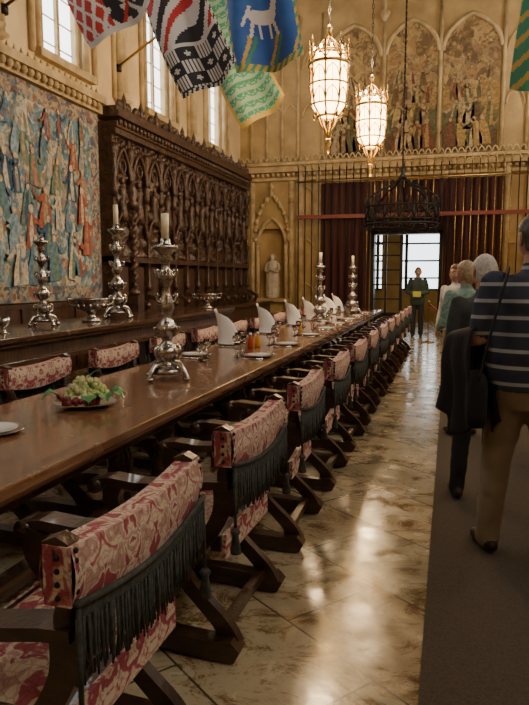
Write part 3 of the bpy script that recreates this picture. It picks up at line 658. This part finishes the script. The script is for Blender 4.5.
# ---------------------------------------------------------------- banners
def flag(name,x,y,z,w,ang,H,pat,ph,wall):
    b=B(); a=math.radians(ang); ac=Vector((math.cos(a),0,math.sin(a))); up=Vector((-math.sin(a),0,math.cos(a))); BL=Vector((x,y,z))
    def f(u,v):
        sag=.07*math.sin(u*pi)*v+.03*math.sin(u*9+ph)*v
        p=BL+ac*(w*u+.03*math.sin(v*5+ph)*v)+up*(H*(1-v)-sag)
        return (p.x,p.y+.07*math.sin(u*9+ph+v*2)+.04*math.sin(v*6+u*4),p.z)
    b.surf(f,60,100,pat)
    TL=BL+up*H; 
    if wall=='L': t=(XL+.01-TL.x)/ac.x; p0=TL+ac*t; p1=TL+ac*(w+.15)
    else: t=(XR-.01-TL.x)/ac.x; p0=TL+ac*t; p1=TL-ac*.15
    b.tube([p0,p1],.022,'brass',8); b.sph(p1,.045,'brass'); b.lathe([(.06,-.06),(.06,.06)],p0+Vector((.06 if wall=='L' else -.06,0,0)),'iron',10)
    b.obj(name)
def p1(u,v):
    if v>.97: return 'f_white'
    if u<.42:
        return 'f_white' if abs((u*6+v*9)%1-.5)<.16 or abs((u*6-v*9)%1-.5)<.12 else 'f_red'
    if (u*2.2+v*3)%1<.10: return 'f_red'
    return 'f_white' if math.hypot((u*6)%1-.5,(v*14)%1-.5)<.22 or abs((u*3-v*5)%1-.5)<.07 else 'f_black'
def p2(u,v):
    if v>.975 or u<.03 or u>.97: return 'f_white' if int(u*26+v*40)%2 else 'f_black'
    if v>.74:
        if v<.765: return 'f_white'
        k=(int(u*4)+int((v-.765)*15))%2
        if k: return 'f_black' if abs((u*4)%1-.5)+abs(((v-.765)*15)%1-.5)>.22 else 'f_white'
        return 'f_white' if (u*20)%1<.55 else 'f_black'
    s=(u*1.2+v*4.2+.12*math.sin(u*9+v*6))%1
    return 'f_red' if s<.2 else ('f_white' if s<.5 else ('f_black' if s<.78 else 'f_white'))
def p3(u,v):
    if v>.96 or u<.05 or u>.95: return 'f_gold'
    uu=u*5+(int(v*13)%2)*.5; d=math.hypot((uu%1)-.5,(v*13)%1-.1)
    return 'f_green' if d<.55 and not .30<d<.38 else 'f_pale'
def p4(u,v):
    if v>.96 or u<.04 or u>.96: return 'f_gold' if int(u*20+v*30)%2 else 'f_green'
    b_=v+.03
    body=((u-.5)/.2)**2+((b_-.72)/.045)**2<1; neck=abs(u-.66-.6*(.70-b_))<.05 and .62<b_<.73; head=((u-.74)/.07)**2+((b_-.62)/.02)**2<1
    legs=.74<b_<.84 and (abs(u-.36+.6*(b_-.74))<.022 or abs(u-.64-.6*(b_-.74))<.022 or abs(u-.44)<.018 or abs(u-.58)<.018); tail=abs(u-.28+1.2*(b_-.72))<.022 and .66<b_<.78
    if body or neck or head or legs or tail: return 'f_white'
    g=(u*2.6+.25*math.sin(v*14))%1
    if v>.80 and abs(g-.5)<.07: return 'f_gold'
    if v>.80 and abs(g-.68)<.06: return 'f_green'
    return 'f_blue'
def p5(u,v): return 'f_gold' if (u*4+v*9)%1<.35 else 'f_green'
flag('banner',-3.86,6.53,4.02,.92,28,2.2,p1,.4,'L')
flag('banner',-3.27,7.70,3.74,.80,25,2.3,p2,1.3,'L')
flag('banner',-3.51,10.8,4.06,.92,30,2.2,p3,.8,'L')
flag('banner',-2.98,8.93,4.36,.97,8,2.3,p4,2.0,'L')
flag('banner',.58,7.75,3.58,.85,-5,2.2,p5,.5,'R')
# ---------------------------------------------------------------- people
def evalmesh(o):
    dg=bpy.context.evaluated_depsgraph_get(); dg.update(); me=bpy.data.meshes.new_from_object(o.evaluated_get(dg)); return me
def remesh(b,vox,sm,name):
    o=b.obj(name+'_tmp'); m=o.modifiers.new('r','REMESH'); m.mode='VOXEL'; m.voxel_size=vox
    s_=o.modifiers.new('s','SMOOTH'); s_.iterations=sm; s_.factor=.5
    me=evalmesh(o); bpy.data.objects.remove(o); me.name=name; return me
def cap(b,p0,p1,r0,r1,mat='skin',seg=14):
    b.tube([p0,p1],[r0,r1],mat,seg); b.sph(p0,r0,mat,seg,8); b.sph(p1,r1,mat,seg,8)
def hand(name,parent,wr,d,nrm,side,curl=.5):
    d=Vector(d).normalized(); nrm=(Vector(nrm)-d*Vector(nrm).dot(d)).normalized(); s_=d.cross(nrm)*side; wr=Vector(wr)
    b=B(); F=lambda a,c,e: wr+d*a+s_*c+nrm*e
    for c in(-.026,-.009,.009,.026): cap(b,F(.01,c*.6,0),F(.088-abs(c)*.2,c,.003),.016,.0125,'skin',10)
    cap(b,F(-.02,0,0),F(.02,0,0),.025,.024)
    for i,(c,L) in enumerate(((.028,.068),(.010,.078),(-.009,.072),(-.027,.056))):
        p=F(.088,c,.003); a=0
        for k,fr in enumerate((.45,.30,.25)):
            a+=curl*(.35+.35*k); q=p+(d*math.cos(a)+nrm*math.sin(a))*L*fr+s_*c*.05; cap(b,p,q,.0092-.001*k,.0082-.001*k,'skin',8); p=q
    p=F(.02,.024,.004); q=F(.048,.050,.018); r=F(.078,.056,.034); cap(b,p,q,.013,.0105,'skin',8); cap(b,q,r,.010,.008,'skin',8)
    me=remesh(b,.0048,2,name); me.materials.clear(); me.materials.append(MATS['skin'])
    for p_ in me.polygons: p_.use_smooth=True
    o=bpy.data.objects.new(name,me); bpy.context.collection.objects.link(o); o.parent=parent
def head(parent,c,hair,style,rz=0,rx=0):
    b=B()
    def hf(d,q):
        x,y,z=q
        if d[2]<0: x*=1-.30*d[2]**2; y*=(1-.30*d[2]**2) if d[1]<0 else (1-.10*d[2]**2)
        if d[1]>0:
            y+=.024*math.exp(-(d[0]/.14)**2-((d[2]+.12)/.14)**2)*(1 if d[1]>.5 else 0)
            for s_ in(-1,1): y-=.012*math.exp(-((d[0]-s_*.38)/.18)**2-((d[2]-.06)/.12)**2)
            y+=.006*math.exp(-(d[0]/.5)**2-((d[2]-.22)/.1)**2); y+=.008*math.exp(-(d[0]/.3)**2-((d[2]+.85)/.15)**2)
        return x,y,z
    b.sph((0,0,0),(.076,.096,.118),'skin',40,32,hf)
    for s_ in(-1,1):
        b.sph((s_*.030,.079,.008),(.013,.010,.009),'eye_white',10,8); b.sph((s_*.030,.087,.008),(.006,.004,.006),'iris',8,6)
        b.tube([(s_*.016,.094,.028),(s_*.032,.092,.033),(s_*.046,.082,.028)],.0035,hair,6)
        b.tube(smoothpath([(s_*.074,.008,.022),(s_*.086,-.012,.030),(s_*.090,-.022,.008),(s_*.082,-.010,-.018),(s_*.075,.004,-.026)],4),.0065,'skin',8)
        b.sph((s_*.079,-.004,0),(.008,.016,.022),'skin',8,6); b.sph((s_*.011,.103,-.026),(.009,.010,.008),'skin',8,6)
    b.tube([(-.024,.080,-.052),(-.01,.092,-.049),(0,.093,-.051),(.01,.092,-.049),(.024,.080,-.052)],[.002,.005,.005,.005,.002],'lips',8)
    b.tube([(-.02,.082,-.056),(0,.092,-.060),(.02,.082,-.056)],[.002,.006,.002],'lips',8)
    def ha(d,q):
        m=1.09+.03*noise.noise(Vector((d[0]*9,d[1]*9,d[2]*3)))+.015*noise.noise(Vector((d[0]*22,d[1]*22,d[2]*8)))
        front=d[1]>.15 and d[2]<.52-.15*abs(d[0]); side=abs(d[0])>.55 and d[1]>-.25 and d[2]<.22 and style!='long'
        low=(d[2]<-.55 if style=='short' else False)
        if front or side or low: m=.90
        x,y,z=q[0]*m,q[1]*m,q[2]*m
        if style=='bob' and d[2]<0 and not front: x*=1.05; y*=1.08
        if style=='long' and d[2]<0 and not front: x*=1.1;y*=1.05;z*=1.35
        return x,y,z
    b.sph((0,-.004,.004),(.078,.098,.119),hair,44,36,ha)
    o=b.obj('head',c,parent=parent); o.rotation_euler=(rx,0,rz); return o
def person(name,loc,yaw,H,P):
    root=bpy.data.objects.new(name,None); bpy.context.collection.objects.link(root); root.location=loc; root.rotation_euler=(0,0,yaw); root.scale=(H/1.75,)*3
    J=dict(hL=(-.085,0,.92),kL=(-.095,.02,.49),aL=(-.10,-.01,.09),hR=(.085,0,.92),kR=(.095,.02,.49),aR=(.10,-.01,.09),
      sL=(-.175,0,1.415),eL=(-.235,-.03,1.13),wL=(-.235,.06,.88),sR=(.175,0,1.415),eR=(.235,-.03,1.13),wR=(.235,.06,.88))
    J.update(P.get('J',{})); J={k:Vector(v) for k,v in J.items()}
    w=P.get('w',1.0); prims=[]; b=B()
    def C(p0,p1,r0,r1,tag): cap(b,p0,p1,r0,r1); prims.append((Vector(p0),Vector(p1),r0,r1,tag))
    lg=P.get('leg',1.0)
    for s_ in'LR':
        C(J['h'+s_],J['k'+s_],.092*lg,.068*lg,'legs'); C(J['k'+s_],J['a'+s_]-Vector((0,0,.02)),.068*lg,.058*lg,'legs')
        a=J['a'+s_]; ft=P.get('toe',{}).get(s_,(0,1)); f=Vector((ft[0],ft[1],0)).normalized()
        z=a.z-.05
        C((a.x-f.x*.05,a.y-f.y*.05,z),(a.x+f.x*.08,a.y+f.y*.08,z),.038,.040,'shoe'); C((a.x+f.x*.08,a.y+f.y*.08,z),(a.x+f.x*.155,a.y+f.y*.155,z-.008),.041,.030,'shoe')
        long=P.get('sleeve','long')=='long'
        sh,el,wr=J['s'+s_],J['e'+s_],J['w'+s_]
        if long: C(sh,el,.060*w,.048,'top'); C(el,wr,.048,.036,'top')
        else:
            C(sh,el,.050,.040,'skin'); C(el,wr,.040,.026,'skin'); C(sh,sh.lerp(el,.80),.066*w,.062,'top')
    secs=[(.80,.12,.10),(.87,.160,.115),(.95,.165,.118),(1.03,.152,.110),(1.12,.152,.110),(1.22,.165,.115),(1.32,.178,.118),(1.39,.170,.105),(1.44,.125,.085),(1.475,.07,.062)]
    bel=P.get('belly',0); hem=P.get('hem',.93)
    def sec(z,g):
        z=min(max(z,.8),1.4749)
        for i in range(len(secs)-1):
            if secs[i][0]<=z<=secs[i+1][0]:
                t=(z-secs[i][0])/(secs[i+1][0]-secs[i][0]); rx=secs[i][1]*(1-t)+secs[i+1][1]*t; ry=secs[i][2]*(1-t)+secs[i+1][2]*t; break
        bb=bel*math.exp(-((z-1.08)/.13)**2); return (rx*w+bb*.6+g,ry*w+bb+g)
    def loft(z0,z1,g,n):
        rows=[(z0+(z1-z0)*i/n) for i in range(n+1)]; vs=[];fs=[]
        for z in rows:
            rx,ry=sec(z,g)
            for k in range(28):
                a=2*pi*k/28; e=.85
                vs.append((rx*math.copysign(abs(math.cos(a))**e,math.cos(a)),ry*math.copysign(abs(math.sin(a))**e,math.sin(a))+bel*.5*math.exp(-((z-1.08)/.13)**2),z))
        for i in range(n):
            for k in range(28): fs.append((i*28+k,i*28+(k+1)%28,(i+1)*28+(k+1)%28,(i+1)*28+k))
        fs.append(tuple(range(28))[::-1]); fs.append(tuple(n*28+k for k in range(28))); b.add(vs,fs,'skin',True)
    loft(.80,1.475,0,20); loft(hem,1.46,.014,18)
    C((0,-.005,1.44),(0,.012,1.56),.058,.054,'skin'); C((0,-.006,1.455),(0,0,1.485),.066,.064,'top')
    me=remesh(b,P.get('vox',.017),P.get('sm',2),'body')
    tags={'top':P['top'],'legs':P['legs'],'skin':'skin','shoe':'shoe_leather'}; order=list(tags)
    me.materials.clear()
    for t in order: me.materials.append(MATS[tags[t]])
    for v in me.vertices:
        c=v.co
        if c.z<1.44 and c.z>.1:
            n=noise.noise(Vector((c.x*7,c.y*7,c.z*11)))*.008+noise.noise(Vector((c.x*16,c.y*16,c.z*22)))*.004; v.co=c+v.normal*n
    for p in me.polygons:
        c=p.center; best=1e9;tag='top'
        for p0,p1,r0,r1,tg in prims:
            ab=p1-p0; t=max(0,min(1,(c-p0).dot(ab)/ab.length_squared)); dd=(c-p0-ab*t).length-(r0+(r1-r0)*t)
            if dd<best: best=dd; tag=tg
        rx,ry=sec(c.z,.014 if c.z>hem else 0)
        dt=(math.hypot(c.x/rx,c.y/ry)-1)*min(rx,ry)
        if .79<c.z<1.475 and (dt<best or (tag=='legs' and c.z>hem)): tag='top' if c.z>hem else 'legs'
        p.material_index=order.index(tag); p.use_smooth=True
    o=bpy.data.objects.new('body',me); bpy.context.collection.objects.link(o); o.parent=root
    head(root,(0,.02,1.632),P['hair'],P.get('style','short'),P.get('hz',0),P.get('hx',0))
    for s_,sg in(('L',-1),('R',1)):
        d=P.get('hd'+s_) or (J['w'+s_]-J['e'+s_])
        hand('hand_'+s_.lower(),root,J['w'+s_]+Vector(d).normalized()*.015,d,P.get('hn'+s_,(-sg,0,0)),sg if 'hn'+s_ not in P else P.get('hs'+s_,sg))
    return root
man=person('man',(.41,3.50,.012),.10,1.80,dict(top='striped_shirt',legs='khaki',sleeve='short',hair='hair_dark',w=1.15,belly=.045,hem=.90,leg=1.14,vox=.012,sm=4,hz=.35,hx=-.08,
  J=dict(hL=(-.085,0,.92),kL=(-.13,.09,.50),aL=(-.15,.13,.085),kR=(.10,.0,.49),aR=(.12,-.13,.085),eL=(-.26,-.02,1.15),wL=(-.31,.22,1.10),sL=(-.185,0,1.41),sR=(.185,0,1.41),eR=(.27,-.02,1.14),wR=(.27,.12,.92)),toe=dict(L=(-.3,1),R=(.25,1)),hdL=(-.3,1,-.2),hnL=(.3,.1,-1),hsL=-1))
b=B(); e0=Vector((-.235,-.05,1.16)); e1=Vector((-.315,.21,1.11)); ax=(e1-e0); pr=Vector((-ax.y,ax.x,0)).normalized()
def jk(u,v):
    p=e0+ax*(v*1.05); s_=(u-.5)*2; L=.46+.07*math.sin(v*5); a=abs(s_)
    if a<.15: off=pr*(s_/.15*.055); z=.052-.02*(a/.15)**2
    else:
        q=(a-.15)/.85; off=pr*math.copysign(.055+.02*q+.028*q*math.sin(v*13+s_*3)+.01*math.sin(q*7),s_); z=.032-L*q
    x=p+off+ax.normalized()*(.07*(a)*(v-.5)*1.6); return (x.x,x.y,x.z+z)
b.surf(jk,60,22,'black_cloth'); o=b.obj('jacket',parent=man,solid=.012)
b=B(); 
def bag(d,q):
    f=lambda t,r: math.copysign(abs(t)**.45,t)*r
    return (f(d[0],.05),f(d[1],.13),f(d[2],.14))
b.sph((-.26,-.01,.84),.1,'black_cloth',28,20,bag)
b.tube(smoothpath([(-.26,-.12,.95),(-.235,-.165,1.12),(-.20,-.165,1.28),(-.15,-.11,1.45),(-.13,-.01,1.485),(-.14,.09,1.43),(-.19,.16,1.25),(-.235,.17,1.08),(-.26,.12,.96)],5),.02,'black_cloth',8,flat=.3)
b.obj('shoulder_bag',parent=man)
person('elderly_visitor',(.22,4.45,.012),.25,1.63,dict(top='grey_cloth',legs='dark_trouser',hair='hair_white',style='bob',w=1.02,hem=.85,J=dict(aL=(-.13,.06,.085),kL=(-.11,.05,.49)),hz=.2))
person('woman',(.15,6.3,.012),.5,1.64,dict(top='teal_cloth',legs='dark_trouser',hair='hair_blond',style='bob',w=1.0,hem=.85,hz=.5,J=dict(wL=(-.18,.2,1.08),eL=(-.26,-.02,1.13))))
person('woman',(.08,8.9,.012),2.6,1.66,dict(top='white_cloth',legs='khaki',hair='hair_brown',style='long',w=.95,hem=.85,J=dict(wL=(-.10,.22,1.10),eL=(-.25,.0,1.14))))
person('guide',(-.78,16.8,.002),pi,1.76,dict(top='green_jacket',legs='dark_trouser',hair='hair_brown',w=1.05,hem=.82,J=dict(wL=(-.05,.22,1.08),eL=(-.26,.02,1.13),wR=(.05,.22,1.06),eR=(.26,.02,1.13))))
b=B(); b.box(-.10,.10,-.004,.004,-.07,.07,'yellow_cloth'); b.obj('leaflet',(-.78,16.46,1.10))
b=B()
for x in(-.45,.25):
    b.lathe([(.15,0),(.15,.015),(.03,.04),(.018,.06),(.018,.9),(.03,.92),(.03,.96),(0,.99)],(x,15.4,0),'brass',16)
b.tube([( -.45+.7*t/12,15.4,.92-.22*math.sin(pi*t/12)) for t in range(13)],.02,'red_paint')
b.obj('rope_barrier')
# ---------------------------------------------------------------- world, camera
w=bpy.data.worlds.new('World'); bpy.context.scene.world=w; w.use_nodes=True
w.node_tree.nodes['Background'].inputs[0].default_value=(.75,.85,1,1); w.node_tree.nodes['Background'].inputs[1].default_value=.8
cam=bpy.data.cameras.new('cam'); co=bpy.data.objects.new('camera',cam); bpy.context.collection.objects.link(co)
co.location=(0,0,1.5); co.rotation_euler=(math.radians(90-6.63),0,math.radians(16.04)); cam.lens=32.73; cam.sensor_width=36; cam.clip_start=.05
bpy.context.scene.camera=co
